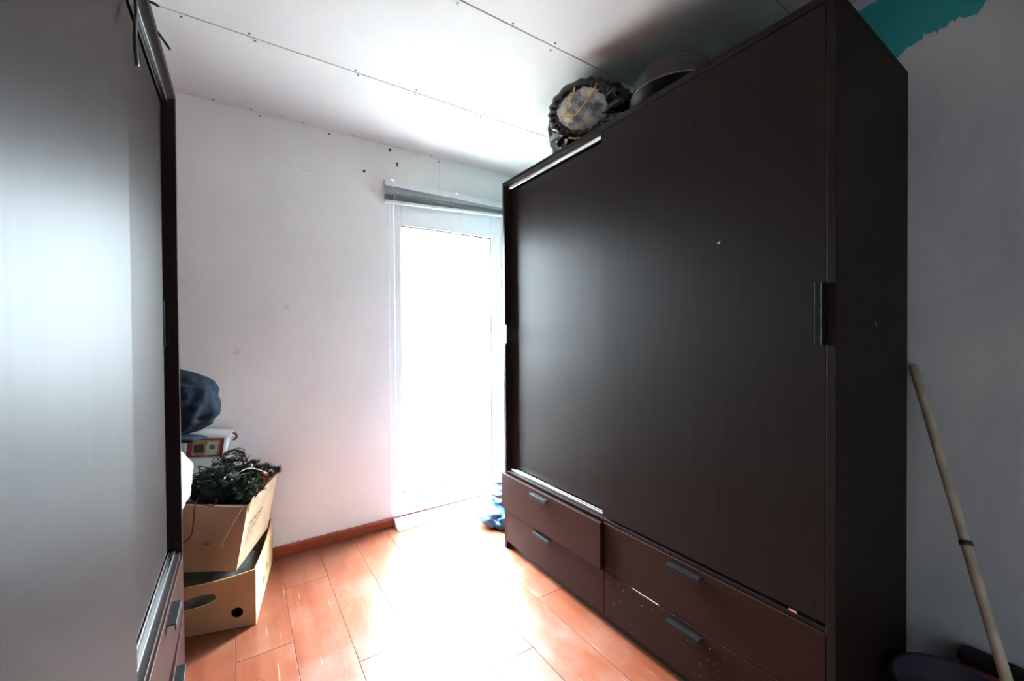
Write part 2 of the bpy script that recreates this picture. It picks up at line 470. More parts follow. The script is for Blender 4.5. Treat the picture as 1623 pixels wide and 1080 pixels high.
# far wall with the balcony door opening: one outline, extruded
bm = bmesh.new()
prof = [(XL - T, -0.12), (OX0, -0.12), (OX0, OZ), (OX1, OZ), (OX1, -0.12), (XR + T, -0.12), (XR + T, ZC + 0.01), (XL - T, ZC + 0.01)]
vs = [bm.verts.new((a, YF, b)) for a, b in prof]
f = bm.faces.new(vs)
r = bmesh.ops.extrude_face_region(bm, geom=[f])
for v in r['geom']:
    if isinstance(v, bmesh.types.BMVert): v.co.y += 0.115
wall_far = struct(finish('wall_far', bm, M['plaster']))
def wall_hole(x, z, r, n=9):
    bm = bmesh.new()
    vs = []
    for k in range(n):
        a = 2 * math.pi * k / n; rr = r * (0.75 + 0.5 * random.random())
        vs.append(bm.verts.new((rr * math.cos(a), -0.0015, rr * math.sin(a))))
    f = bm.faces.new(vs); e = bmesh.ops.extrude_face_region(bm, geom=[f])
    for v in e['geom']:
        if isinstance(v, bmesh.types.BMVert): v.co.y += 0.004
    return finish('wall_plug', bm, M['screw'], wall_far, loc=(x, YF, z))
for x_, z_, r_ in [(0.791, 2.366, 0.010), (0.633, 2.200, 0.009), (0.837, 2.290, 0.007), (0.838, 2.275, 0.006), (0.972, 2.374, 0.003), (1.12, 2.366, 0.004), (0.10, 2.375, 0.004), (0.44, 2.372, 0.005)]:
    wall_hole(x_, z_, r_)
# scratch marks in the paint
bm = bmesh.new(); tube(bm, [(0.215, YF, 2.17), (0.235, YF, 2.152), (0.262, YF, 2.125)], 0.0012, 5); finish('scratch', bm, M['perf'], wall_far)
bm = bmesh.new(); tube(bm, spline([(0.29, YF, 2.16), (0.30, YF, 2.14), (0.318, YF, 2.135), (0.345, YF, 2.138)], 4), 0.0016, 5); finish('scratch', bm, M['perf'], wall_far)

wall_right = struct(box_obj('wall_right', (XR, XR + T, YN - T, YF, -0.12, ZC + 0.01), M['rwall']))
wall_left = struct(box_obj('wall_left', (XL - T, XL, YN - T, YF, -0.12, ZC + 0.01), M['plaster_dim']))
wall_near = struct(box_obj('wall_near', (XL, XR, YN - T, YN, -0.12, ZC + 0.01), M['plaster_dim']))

# skirting on the far wall
bm = bmesh.new()
prof = [(0, 0.001), (-0.018, 0.001), (-0.018, 0.048), (-0.012, 0.055), (0, 0.055)]
A = [bm.verts.new((XL, YF + a, z)) for a, z in prof]; B = [bm.verts.new((OX0 + 0.012, YF + a, z)) for a, z in prof]
for i in range(5): bm.faces.new((A[i], A[(i + 1) % 5], B[(i + 1) % 5], B[i]))
bm.faces.new(A); bm.faces.new(B[::-1])
struct(finish('baseboard_far', bm, M['skirting']))

# balcony door
door = struct(box_obj('door_1', (OX0 + 0.001, OX0 + 0.035, YD, YD + 0.06, 0.0, OZ - 0.001), M['white_pvc'], None, 0.002))
box_obj('frame_jamb', (OX1 - 0.035, OX1 - 0.001, YD, YD + 0.06, 0.0, OZ - 0.001), M['white_pvc'], door, 0.002)
box_obj('frame_head', (OX0 + 0.035, OX1 - 0.035, YD, YD + 0.06, OZ - 0.036, OZ - 0.001), M['white_pvc'], door, 0.002)
box_obj('threshold', (OX0 + 0.035, OX1 - 0.035, YD + 0.001, YD + 0.06, 0.0, 0.083), M['white_pvc'], door, 0.002)
bm = bmesh.new()
pr_ = [(YD - 0.095, 0.0005), (YD + 0.001, 0.0005), (YD + 0.001, 0.046), (YD - 0.012, 0.045), (YD - 0.095, 0.003)]
A = [bm.verts.new((OX0 + 0.014, a, b)) for a, b in pr_]; B = [bm.verts.new((OX1 - 0.002, a, b)) for a, b in pr_]
for i in range(5): bm.faces.new((A[i], A[(i + 1) % 5], B[(i + 1) % 5], B[i]))
bm.faces.new(A); bm.faces.new(B[::-1])
finish('floor_glare_ramp', bm, M['white_pvc'], door)  # added white slope that catches the sky, standing in for glaring floor
box_obj('threshold_edge', (OX0 + 0.002, OX1 - 0.002, YD - 0.005, YD + 0.001, 0.0465, 0.0495), M['skirting'], door)
LX0, LX1, LZ0, LZ1 = OX0 + 0.038, OX1 - 0.038, 0.086, OZ - 0.039
PX0, PX1, PZ0, PZ1 = 0.862, 1.530, 0.192, 1.908
for d in ((LX0, PX0, LZ0, LZ1), (PX1, LX1, LZ0, LZ1)):
    box_obj('leaf_stile', (d[0], d[1], YD + 0.006, YD + 0.056, d[2], d[3]), M['white_pvc'], door, 0.003)
for d in ((LZ0, PZ0), (PZ1, LZ1)):
    box_obj('leaf_rail', (PX0, PX1, YD + 0.006, YD + 0.056, d[0], d[1]), M['white_pvc'], door, 0.003)
box_obj('pane', (PX0, PX1, YD + 0.028, YD + 0.032, PZ0, PZ1), M['glass'], door)
for d in ((PX0, PX0 + 0.006, PZ0, PZ1), (PX1 - 0.006, PX1, PZ0, PZ1), (PX0, PX1, PZ0, PZ0 + 0.006), (PX0, PX1, PZ1 - 0.006, PZ1)):
    box_obj('gasket', (d[0], d[1], YD + 0.012, YD + 0.027, d[2], d[3]), M['black_plastic'], door)

# outside: a pale terrace
struct(box_obj('terrace', (-9, 14, YF + 0.116, 14, -0.2, -0.06), M['concrete']))

# ------------------------------------------------------------------ venetian blind, pulled up
bl = thing('venetian_blind', (1.20, YF - 0.03, 2.02), 'grey metal venetian blind pulled up crookedly above the white glazed door', 'blind')
L0 = Vector(bl.location)
BX0, BX1 = 0.745 - L0.x, 1.70 - L0.x
def skew_box(name, xa, xb, ya, yb, za0, za1, zb0, zb1, mat, parent):
    bm = bmesh.new()
    v = [bm.verts.new(p) for p in ((xa, ya, za0), (xb, ya, zb0), (xb, yb, zb0), (xa, yb, za0), (xa, ya, za1), (xb, ya, zb1), (xb, yb, zb1), (xa, yb, za1))]
    for q in ((0, 3, 2, 1), (4, 5, 6, 7), (0, 1, 5, 4), (2, 3, 7, 6), (0, 4, 7, 3), (1, 2, 6, 5)): bm.faces.new([v[i] for i in q])
    return finish(name, bm, mat, parent)
z = lambda w: w - L0.z
box_obj('head_rail', (BX0, BX1, -0.016, 0.026, z(2.125), z(2.163)), M['slat_head'], bl, 0.002)
for i in range(3):     # slats still hanging under the rail
    skew_box('slat', BX0 + 0.004, BX1 - 0.002, -0.012, 0.018, z(2.112 - i * 0.009), z(2.1145 - i * 0.009), z(2.118 - i * 0.0045), z(2.1205 - i * 0.0045), M['slat_head'], bl)
for i in range(8):     # the gathered stack
    skew_box('slat', BX0 + 0.004, BX1 - 0.002, -0.013, 0.018, z(2.040 + i * 0.0046), z(2.0412 + i * 0.0046), z(2.084 + i * 0.0032), z(2.0852 + i * 0.0032), M['slat'], bl)
skew_box('bottom_rail', BX0 + 0.002, BX1 - 0.002, -0.014, 0.018, z(2.022), z(2.037), z(2.072), z(2.084), M['slat_head'], bl)
for xx in (0.80, 1.20, 1.60):
    for dy in (-0.0165, 0.0195):
        bm = bmesh.new(); k = (xx - 0.745) / 0.955
        tube(bm, [(xx - L0.x, dy, z(2.13)), (xx - L0.x + 0.002, dy - 0.001, z(2.08 + 0.03 * k)), (xx - L0.x, dy, z(2.022 + 0.05 * k))], 0.0016, 5)
        finish('ladder_cord', bm, M['cord'], bl)
for xx in (0.79, 1.23):
    box_obj('bracket', (xx - L0.x - 0.012, xx - L0.x + 0.012, -0.018, 0.028, z(2.158), z(2.168)), M['alu'], bl, 0.001)

# ------------------------------------------------------------------ wardrobes
def wardrobe(loc, s, label, pulled):
    """s=+1: front looks to -x; s=-1: front looks to +x. Local: u = y along the front, v = depth from the front, z up."""
    W, D, H, t = 1.54, 0.60, 2.05, 0.02
    w = thing('sliding_wardrobe', loc, label, 'wardrobe')
    def part(name, u0, u1, v0, v1, z0, z1, mat, parent=w, bev=0.0012):
        return box_obj(name, (s * v0, s * v1, u0, u1, z0, z1), mat, parent, bev)
    part('side_panel', 0, t, 0, D, 0, H - t, M['wood_v'])
    part('side_panel', W - t, W, 0, D, 0, H - t, M['wood_v'])
    part('top_panel', 0, W, 0, D, H - t, H, M['wood_top'])
    part('back_panel', t, W - t, D - 0.006, D, 0.02, H - t, M['wood_v'], bev=0)
    part('middle_shelf', t, W - t, 0.004, D - 0.006, 0.428, 0.440, M['wood_top'])
    part('bottom_panel', t, W - t, 0.03, D - 0.006, 0.040, 0.052, M['wood_top'])
    part('centre_divider', 0.772, 0.788, 0.05, D - 0.006, 0.052, 0.428, M['wood_v'])
    part('plinth', t, W - t, 0.028, 0.044, 0, 0.040, M['black_plinth'])
    # aluminium tracks
    bm = bmesh.new()
    box(bm, s * 0.018, s * 0.027, t, W - t, 2.006, 2.029, 0.0008); box(bm, s * 0.0272, s * 0.052, t, W - t, 2.022, 2.029); box(bm, s * 0.0305, s * 0.0335, t, W - t, 2.009, 2.022)
    finish('top_track', bm, M['alu'], w)
    bm = bmesh.new()
    box(bm, s * 0.019, s * 0.029, t, W - t, 0.4405, 0.453, 0.0008); box(bm, s * 0.0295, s * 0.052, t, W - t, 0.4405, 0.4435); box(bm, s * 0.0335, s * 0.0365, t, W - t, 0.4435, 0.453, 0.0005)
    finish('bottom_track', bm, M['alu'], w)
    # sliding doors
    dn = part('door', 0.0215, 0.792, 0.002, 0.0175, 0.452, 2.027, M['wood_v'])
    df = part('door', 0.745, 1.519, 0.0385, 0.054, 0.457, 2.003, M['wood_v'])
    def pull(u0, u1, v, parent, z0=1.165, z1=1.325):
        bm = bmesh.new(); box(bm, s * (v - 0.004), s * (v + 0.0005), u0, u1, z0, z1, 0.0008)
        ue = (u0, u0 + 0.003) if u0 < 0.5 else (u1 - 0.003, u1)
        box(bm, s * (v - 0.012), s * (v - 0.004), ue[0], ue[1], z0, z1, 0.0008)
        tag(finish('handle', bm, M['black_metal'], parent), 'slim black metal pull')
    pull(0.026, 0.046, 0.002, dn); pull(1.497, 1.517, 0.0385, df)
    # drawers: far/near, upper/lower
    for far in (0, 1):
        for up in (0, 1):
            u0, u1 = (0.786, 1.5185) if far else (0.0215, 0.784)
            z0, z1 = (0.2315, 0.4265) if up else (0.043, 0.2295)
            dv, skew, wide = pulled.get((far, up), (0, 0, 0))
            if wide: u1 = W - 0.001
            mat = M['wood_worn'] if (not far and not up and s > 0) else M['wood_h']
            bm = bmesh.new(); box(bm, 0, s * 0.018, u0, u1, z0, z1, 0.0012)
            bm2 = bmesh.new(); box(bm2, s * 0.0185, s * 0.45, u0 + 0.03, min(u1, 1.5) - 0.02, z0 + 0.02, z1 - 0.03)
            hu = (u0 + 0.337, u0 + 0.462) if far else (u0 + 0.333, u0 + 0.453)
            hz = z1 - 0.018
            bm3 = bmesh.new()
            box(bm3, s * -0.022, s * 0.0005, hu[0], hu[1], hz - 0.003, hz, 0.0008); box(bm3, s * -0.022, s * -0.019, hu[0], hu[1], hz - 0.019, hz - 0.003, 0.0006)
            for b_ in (bm, bm2, bm3):
                for v in b_.verts: v.co.x -= s * (dv + skew * (u1 - v.co.y) / (u1 - u0))
            d = finish('drawer', bm, mat, w)
            finish('drawer_box', bm2, M['wood_top'], d)
            tag(finish('handle', bm3, M['black_metal'], d), 'black angled metal pull')
    return w

RWX, RWY = 1.2307, 0.3961
LWX, LWY = -0.1816, 0.3207
rw = wardrobe((RWX, RWY, 0), 1, 'dark brown sliding-door wardrobe with one drawer sticking out, black bag on top', {(1, 1): (0.0185, 0, 1)})
lw = wardrobe((LWX, LWY, 0), -1, 'sliding-door wardrobe at the left edge, its front shining pale blue with daylight', {(1, 1): (0.002, 0, 0), (1, 0): (0.003, 0.018, 0)})
# chipped spots on the right wardrobe
for (yy, zz, ry, rz) in ((0.696, 1.476, 0.004, 0.0014), (0.692, 1.479, 0.0014, 0.0025)):
    box_obj('paint_chip', (0.0012, 0.0022, yy - RWY - ry, yy - RWY + ry, zz - rz, zz + rz), M['paper'], rw)
bm = bmesh.new(); box(bm, -0.0006, 0.001, 0.52, 0.64, 0.2285, 0.2297)
for v in bm.verts:
    if v.co.z < 0.229: v.co.z -= 0.004 * max(0, 1 - abs(v.co.y - 0.54) / 0.03)
finish('edge_chip', bm, M['perf'], rw)
box_obj('edge_chip', (-0.0006, 0.001, 0.085, 0.105, 0.444, 0.450), M['alu'], rw)

# paper caught behind the far door pull of the right wardrobe
bm = bmesh.new()
P = [(1.212, 1.938, 1.198), (1.228, 1.900, 1.262), (1.226, 1.899, 1.150), (1.207, 1.925, 1.172), (1.214, 1.921, 1.215)]
vs = [bm.verts.new(p) for p in P]
for q in ((0, 4, 1), (4, 2, 1), (0, 3, 4), (3, 2, 4)): bm.faces.new([vs[i] for i in q])
bmesh.ops.solidify(bm, geom=bm.faces[:], thickness=0.0008)
tag(finish('paper_scrap', bm, M['paper']), 'small torn white paper scrap stuck at the far door pull of the brown wardrobe', 'paper')

# ------------------------------------------------------------------ things on the right wardrobe
ZT = 2.05
def ring_frame(n):
    n = Vector(n).normalized()
    a = n.cross(Vector((0, 0, 1))).normalized()
    return n, a, a.cross(n) * 1.0

bagC = Vector((1.415, 1.425, 2.205))
bag = thing('bin_bag', (bagC.x, bagC.y, ZT), 'stuffed black plastic bag with yellow drawstring lying on the brown wardrobe', 'bag')
def loc_bm(bm, org):
    for v in bm.verts: v.co -= org
org = Vector(bag.location)
n_, a_, b_ = ring_frame((-0.72, -0.52, -0.22))
bm = bmesh.new()
vs = blob(bm, bagC, (0.165, 0.235, 0.150), 3, 0.10, 2.5, 5, ZT + 0.001, 0.10)
for v in vs:      # creases running to the mouth
    d = v.co - bagC
    ang = math.atan2(d.dot(b_), d.dot(a_)); ax = d.normalized().dot(n_)
    v.co += d * 0.045 * math.sin(ang * 17 + 3 * noise.noise(d * 8)) * max(0, ax + 0.15)
    if ax > 0.72: v.co -= n_ * (ax - 0.72) * 0.20
    if v.co.z < ZT + 0.001: v.co.z = ZT + 0.001
loc_bm(bm, org); finish('bag_body', bm, M['bag_black'], bag, True)
SG = 1.0
mouth = bagC + n_ * 0.130 + b_ * 0.038 + a_ * 0.01
bm = bmesh.new()
rings = []
NA, NBR = 88, 8
for i in range(NA):
    t = 2 * math.pi * i / NA
    ct = mouth + a_ * math.cos(t) * 0.135 + b_ * math.sin(t) * 0.098
    ed = (a_ * math.cos(t) * 1.0 + b_ * math.sin(t)).normalized()
    pr = 1 + 0.17 * math.sin(t * 19 + 2 * math.sin(t * 3)) + 0.15 * noise.noise(Vector((t * 5, 1, 2)))
    ring = []
    for k in range(NBR):
        q = 2 * math.pi * k / NBR
        ring.append(bm.verts.new(ct + ed * math.cos(q) * 0.030 * pr + n_ * math.sin(q) * 0.022 * pr))
    rings.append(ring)
for i in range(NA):
    A, B = rings[i], rings[(i + 1) % NA]
    for k in range(NBR): bm.faces.new((A[k], A[(k + 1) % NBR], B[(k + 1) % NBR], B[k]))
for v in bm.verts: v.co.z = max(v.co.z, ZT + 0.002)
loc_bm(bm, org); finish('gathered_rim', bm, M['bag_black'], bag, True)
bm = bmesh.new()
res = bmesh.ops.create_icosphere(bm, subdivisions=4, radius=1.0)
for v in res['verts']:
    d = v.co.normalized()
    k = 1 + 0.10 * noise.noise(d * 4) + 0.06 * (0.5 - abs(noise.noise(d * 6 + Vector((3, 3, 3)))))
    v.co = mouth - n_ * 0.005 + (a_ * d.x * 0.125 + b_ * d.y * 0.09 + n_ * d.z * 0.055) * k
for v in bm.verts: v.co.z = max(v.co.z, ZT + 0.003)
loc_bm(bm, org); tag(finish('fabric_bundle', bm, M['floral'], bag, True), 'cream fabric with blue-grey flowers')
bm = bmesh.new()
pts = [mouth + a_ * p + b_ * q + n_ * r_ for p, q, r_ in ((SG * 0.03, 0.088, 0.030), (SG * 0.035, 0.060, 0.052), (SG * 0.06, 0.015, 0.060), (SG * 0.072, -0.02, 0.055), (SG * 0.055, -0.036, 0.058), (SG * 0.015, -0.022, 0.066), (SG * -0.03, 0.02, 0.064), (SG * -0.055, 0.055, 0.050), (SG * -0.066, 0.085, 0.030))]
pts = [p + n_ * 0.004 for p in pts]
tube(bm, spline(pts, 6), 0.0032, 6); loc_bm(bm, org); finish('drawstring', bm, M['yellow'], bag, True)
bm = bmesh.new()
tube(bm, spline([mouth + a_ * p + b_ * q + n_ * r_ for p, q, r_ in ((SG * 0.07, -0.108, 0.02), (SG * 0.04, -0.118, 0.034), (SG * 0.015, -0.120, 0.034), (SG * 0.03, -0.134, 0.028))], 5), 0.0034, 6)
for v in bm.verts: v.co.z = max(v.co.z, ZT + 0.002)
loc_bm(bm, org); finish('drawstring', bm, M['yellow'], bag, True)

# clear dome on a black tray
dm = thing('food_dome', (1.410, 0.972, ZT), 'smoky clear plastic dome cover on a black tray beside the black bag', 'food cover')
bm = bmesh.new()
lathe(bm, [(0.0005, 0.0), (0.140, 0.0), (0.152, 0.006), (0.160, 0.052), (0.166, 0.056), (0.166, 0.062), (0.150, 0.062), (0.0005, 0.060)], 40); finish('tray', bm, M['black_plastic'], dm, True)
bm = bmesh.new()
lathe(bm, [(0.159, 0.063), (0.160, 0.070), (0.156, 0.074), (0.154, 0.10), (0.144, 0.132), (0.122, 0.160), (0.090, 0.180), (0.05, 0.191), (0.0008, 0.195)], 40)
bmesh.ops.solidify(bm, geom=bm.faces[:], thickness=0.002); dd = finish('dome', bm, M['dome'], dm, True)
bm = bmesh.new(); lathe(bm, [(0.1605, 0.063), (0.1640, 0.0635), (0.1640, 0.0665), (0.1605, 0.067)], 40); finish('rim', bm, M['slat'], dd, True)
pn = thing('lidded_pan', (1.695, 1.04, ZT), 'dark lidded pan with a small knob behind the clear dome', 'pan')
bm = bmesh.new()
lathe(bm, [(0.0006, 0.0), (0.115, 0.0), (0.124, 0.012), (0.128, 0.20), (0.133, 0.205), (0.123, 0.207)], 40); finish('pan_body', bm, M['kitchen'], pn, True)
bm = bmesh.new()
lathe(bm, [(0.134, 0.207), (0.134, 0.213), (0.118, 0.24), (0.088, 0.262), (0.05, 0.276), (0.0006, 0.281)], 40); lid = finish('lid', bm, M['kitchen'], pn, True)
bm = bmesh.new()
lathe(bm, [(0.008, 0.279), (0.008, 0.290), (0.020, 0.294), (0.022, 0.303), (0.015, 0.309), (0.0006, 0.310)], 20); finish('knob', bm, M['black_plastic'], lid, True)

# ------------------------------------------------------------------ black cables over the left wardrobe
cb = thing('cable', (-0.20, 1.05, ZT), 'black cable ends hanging over the top edge of the pale-lit left wardrobe', 'cable')
org = Vector(cb.location)
def strand(pts, r=0.0045):
    bm = bmesh.new(); tube(bm, spline(pts, 8), r, 8); loc_bm(bm, org); return finish('strand', bm, M['cable'], cb, True)
strand([(-0.40, 1.22, 2.055), (-0.28, 1.15, 2.055), (-0.19, 1.12, 2.056), (-0.172, 1.115, 2.02), (-0.170, 1.085, 1.93), (-0.168, 1.105, 1.865), (-0.163, 1.065, 1.80), (-0.162, 1.052, 1.76), (-0.162, 1.072, 1.728)], 0.0034)
strand([(-0.40, 1.46, 2.0545), (-0.26, 1.48, 2.0545), (-0.198, 1.495, 2.056), (-0.183, 1.50, 2.050), (-0.168, 1.49, 2.025), (-0.155, 1.477, 2.000)], 0.0036)
strand([(-0.38, 1.36, 2.0545), (-0.28, 1.37, 2.0545), (-0.20, 1.38, 2.056), (-0.186, 1.383, 2.056), (-0.175, 1.378, 2.051), (-0.165, 1.370, 2.043)], 0.0030)

# ------------------------------------------------------------------ corner by the far end of the left wardrobe
# lower carton: an open tray box with grip holes
lb = thing('carton', (-0.1, 2.27, 0), 'open brown cardboard tray box with grip holes standing on the floor', 'box')
org = Vector(lb.location)
A = Vector((0.039, 1.998, 0)); B = Vector((0.128, 2.520, 0)); D = Vector((-0.365, 2.118, 0)); C = Vector((-0.285, 2.530, 0))
th = 0.006
def ell(cx, cy, rx, ry, n=20, rot=0.0, sq=1.0):
    o = []
    for k in range(n):
        a = 2 * math.pi * k / n
        p, q = rx * math.copysign(abs(math.cos(a)) ** sq, math.cos(a)), ry * math.copysign(abs(math.sin(a)) ** sq, math.sin(a))
        o.append((cx + p * math.cos(rot) - q * math.sin(rot), cy + p * math.sin(rot) + q * math.cos(rot)))
    return o
def side(P, Q, topf, holes, nrm, bulge, name='carton_wall', zb=0.001):
    L = (Q - P).length; d = (Q - P) / L
    nseg = 14
    outer = [(0, zb), (L, zb)] + [(L * (1 - i / nseg), topf(1 - i / nseg)) for i in range(nseg + 1)]
    nv = Vector(nrm).normalized()
    def fm(a, b):
        p = P + d * a + nv * bulge * math.sin(math.pi * min(1, max(0, a / L))) * (b / 0.23)
        return (p.x - org.x, p.y - org.y, b)
    return plate(name, outer, holes, fm, -nv * th, 1.0, M['card'], lb)
nf = Vector((-0.28, -0.96, 0))
LA = (A - D).length
side(D, A, lambda t: 0.213 + 0.018 * t ** 2 - 0.012 * math.sin(math.pi * t), [ell(LA - 0.205, 0.137, 0.066, 0.023, 22, 0.16, 0.8), ell(LA - 0.068, 0.064, 0.022, 0.022, 20)], nf, 0.012)
side(A, B, lambda t: 0.231 - 0.012 * math.sin(math.pi * t) - 0.006 * t, [ell(0.30, 0.088, 0.022, 0.015, 18, 0.0, 0.7)], (0.985, -0.17, 0), 0.004)
side(B, C, lambda t: 0.225, [], (0.02, 1, 0), 0.0)
side(C, D, lambda t: 0.222, [], (-1, 0.18, 0), 0.0)
bm = bmesh.new(); q = [bm.verts.new((p.x - org.x, p.y - org.y, 0.002)) for p in (A * 0.98 + C * 0.02, B * 0.98 + D * 0.02, C * 0.98 + A * 0.02, D * 0.98 + B * 0.02)]
f = bm.faces.new(q); bmesh.ops.solidify(bm, geom=[f], thickness=-0.005); finish('carton_bottom', bm, M['card'], lb)
# folded clothes inside the tray box
bm = bmesh.new(); blob(bm, (-0.125, 2.275, 0.09), (0.19, 0.19, 0.11), 5, 0.16, 3.2, 4, 0.008, 0.12, 0.8)
tag(finish('clothing_heap', bm, M['grey_cloth'], None, True), 'crumpled dark grey clothing inside the tray box on the floor', 'clothing')
bm = bmesh.new(); blob(bm, (-0.205, 2.100, 0.125), (0.035, 0.018, 0.030), 8, 0.15, 3.0, 3)
tag(finish('red_rag', bm, M['red_dark'], None, True), 'small dark red rag seen through the grip hole of the tray box', 'cloth')

# upper carton, tipped, with open flaps
ub = thing('carton', (-0.08, 2.24, 0.2), 'tipped cardboard box with open flaps full of fir garland', 'box')
org = Vector(ub.location)
p0 = Vector((-0.027, 2.080, 0.207)); p1 = Vector((0.017, 2.072, 0.480)); p2 = Vector((0.148, 2.420, 0.492)); p3 = Vector((0.104, 2.428, 0.222))
eL = Vector((-0.215, 0.054, 0.036))
q0, q1, q2, q3 = p0 + eL, p1 + eL, p2 + eL, p3 + eL
def panel(name, pts, mat, thick=0.004, parent=ub):
    bm = bmesh.new(); f = bm.faces.new([bm.verts.new(Vector(p) - org) for p in pts])
    bmesh.ops.solidify(bm, geom=[f], thickness=thick); return finish(name, bm, mat, parent)
front = panel('carton_wall', (q0, p0, p1, q1), M['card2'])
right = panel('carton_wall', (p0, p3, p2, p1), M['card2'])
panel('carton_wall', (p3, q3, q2, p2), M['card2'])
panel('carton_wall', (q3, q0, q1, q2), M['card2'])
panel('carton_bottom', (p0, q0, q3, p3), M['card2'])
# front flap folded down over the front, its lower corner cut at a slant
nF = (p1 - p0).cross(q0 - p0).normalized()
if nF.y > 0: nF = -nF
up = (p1 - p0); lt = eL
fl = [p1 + lt * 0.07 + nF * 0.006 - up * 0.02, p1 + lt * 0.30 - up * 0.58 + nF * 0.022, p1 + lt * 0.98 - up * 0.53 + nF * 0.022, p1 + lt * 0.98 + nF * 0.008]
flap = panel('flap', fl, M['card2'], 0.004)
bm = bmesh.new(); tube(bm, [fl[0] + nF * 0.003 - org, fl[1] + nF * 0.003 - org], 0.0012, 5); finish('torn_edge', bm, M['perf'], ub)
bm = bmesh.new(); tube(bm, [fl[0] + nF * 0.001 - org, fl[3] + nF * 0.001 - org], 0.0026, 5); finish('torn_edge', bm, M['perf'], ub)
bm = bmesh.new(); tube(bm, [p0 + nF * 0.001 - org, p1 + nF * 0.001 - org], 0.0012, 5); finish('torn_edge', bm, M['perf'], ub)
# inner side flap standing behind the front edge
panel('flap', (p1 - up * 0.12 - lt * 0.0, p1 + Vector((0.012, 0.006, 0.012)), p1 * 0.85 + p2 * 0.15 + Vector((0.004, 0, 0.022)), p1 * 0.8 + p2 * 0.2), M['card2'])
# packing tape and print on the right side
nR = (p3 - p0).cross(p1 - p0).normalized()
if nR.x < 0: nR = -nR
def on_right(a, b, off=0.003): return p0 + (p3 - p0) * a + (p1 - p0) * b + nR * off
def print_quad(name, a0, a1, b0, b1, mat, sl=0.0):
    bm = bmesh.new(); f = bm.faces.new([bm.verts.new(on_right(a, b) - org) for a, b in ((a0, b0), (a1, b0 + sl), (a1, b1 + sl), (a0, b1))])
    bmesh.ops.solidify(bm, geom=[f], thickness=0.0006); return finish(name, bm, mat, ub)
print_quad('packing_tape', 0.04, 0.30, 0.86, 0.985, M['card'])
random.seed(9)
x0 = 0.13
for i in range(7):      # heading
    w_ = random.uniform(0.035, 0.06)
    print_quad('printed_mark', x0, x0 + w_ * 0.4, 0.60, 0.645, M['ink']); print_quad('printed_mark', x0 + w_ * 0.4, x0 + w_, 0.60 if i % 2 else 0.63, 0.615 if i % 2 else 0.645, M['ink'])
    x0 += w_ + 0.018
for i, (wd, zz) in enumerate([(0.55, 0.56), (0.50, 0.515), (0.30, 0.47), (0.44, 0.425), (0.22, 0.38), (0.27, 0.335)]):
    x0 = 0.12; first = True
    while x0 < 0.12 + wd:
        w_ = random.uniform(0.05, 0.16)
        print_quad('printed_mark', x0, min(x0 + w_, 0.12 + wd), zz, zz + (0.012 if i in (1, 2, 4) else 0.006), M['ink']); x0 += w_ + 0.02
print_quad('printed_mark', 0.10, 0.62, 0.285, 0.289, M['ink']); 
# text on the front under the flap
td = bpy.data.curves.new('carton_number', 'FONT'); td.body = '151'; td.size = 0.020; td.extrude = 0.0004
ux = -eL.normalized(); uy = (up - ux * up.dot(ux)).normalized(); uz = ux.cross(uy)
tobj = bpy.data.objects.new('carton_number', td); COL.objects.link(tobj)
tp = p1 + lt * 0.60 - up * 0.565 + nF * 0.025 - org
tobj.matrix_local = Matrix(((ux.x, uy.x, uz.x, tp.x), (ux.y, uy.y, uz.y, tp.y), (ux.z, uy.z, uz.z, tp.z), (0, 0, 0, 1)))
td.materials.append(M['ink'])
bpy.context.view_layer.update()
me = bpy.data.meshes.new_from_object(tobj.evaluated_get(bpy.context.evaluated_depsgraph_get()))
tm = bpy.data.objects.new('printed_number', me); COL.objects.link(tm); tm.matrix_local = tobj.matrix_local.copy(); tm.parent = ub
bpy.data.objects.remove(tobj)

# fir garland with berries, piled in the upper carton
gd = thing('fir_garland', (0.05, 2.30, 0.48), 'dark green artificial fir garland with red and olive berries in the tipped box', 'garland')
org = Vector(gd.location)
random.seed(21)
def needle_sprig(bm, st, path, n, ln, w=0.0011):
    pts = spline(path, 6)
    tube(st, [p - org for p in pts], 0.0018, 4)
    for i in range(n):
        k = random.random() * (len(pts) - 1); j = int(k)
        p = pts[j].lerp(pts[min(j + 1, len(pts) - 1)], k - j)
        t = (pts[min(j + 1, len(pts) - 1)] - pts[max(j - 1, 0)]).normalized()
        r = Vector((random.gauss(0, 1), random.gauss(0, 1), random.gauss(0, 1))); r = (r - t * r.dot(t)).normalized()
        d = (r * 0.85 + t * 0.55).normalized() * ln * random.uniform(0.6, 1.1)
        s_ = d.cross(Vector((random.gauss(0, 1), random.gauss(0, 1), random.gauss(0, 1)))).normalized() * w
        a = p - org
        vs = [bm.verts.new(q) for q in (a - s_, a + s_, a + d * 0.7 + s_ * 0.8, a + d, a + d * 0.7 - s_ * 0.8)]
        bm.faces.new(vs)
bm = bmesh.new(); st = bmesh.new()
def inbox(a, b, c):      # a along depth, b to the left, c height over the rim
    return p1 + (p2 - p1) * a + eL * b + Vector((0, 0, c))
for i in range(70):
    a, b = random.uniform(0.03, 0.95), random.uniform(0.0, 0.80)
    hgt = 0.02 + 0.12 * math.sin(math.pi * min(1, max(0, a * 0.75 + 0.2))) * (0.5 + 0.6 * b)
    c0 = inbox(a, b, hgt * random.uniform(0.1, 1.0))
    an = random.uniform(0, 6.28); L = random.uniform(0.05, 0.10)
    d = Vector((math.cos(an), math.sin(an), random.uniform(-0.35, 0.25))) * L
    m_ = c0 + Vector((random.uniform(-1, 1), random.uniform(-1, 1), random.uniform(0.2, 1))) * 0.015
    needle_sprig(bm, st, [c0 - d * 0.5, m_, c0 + d * 0.5], 150, 0.020)
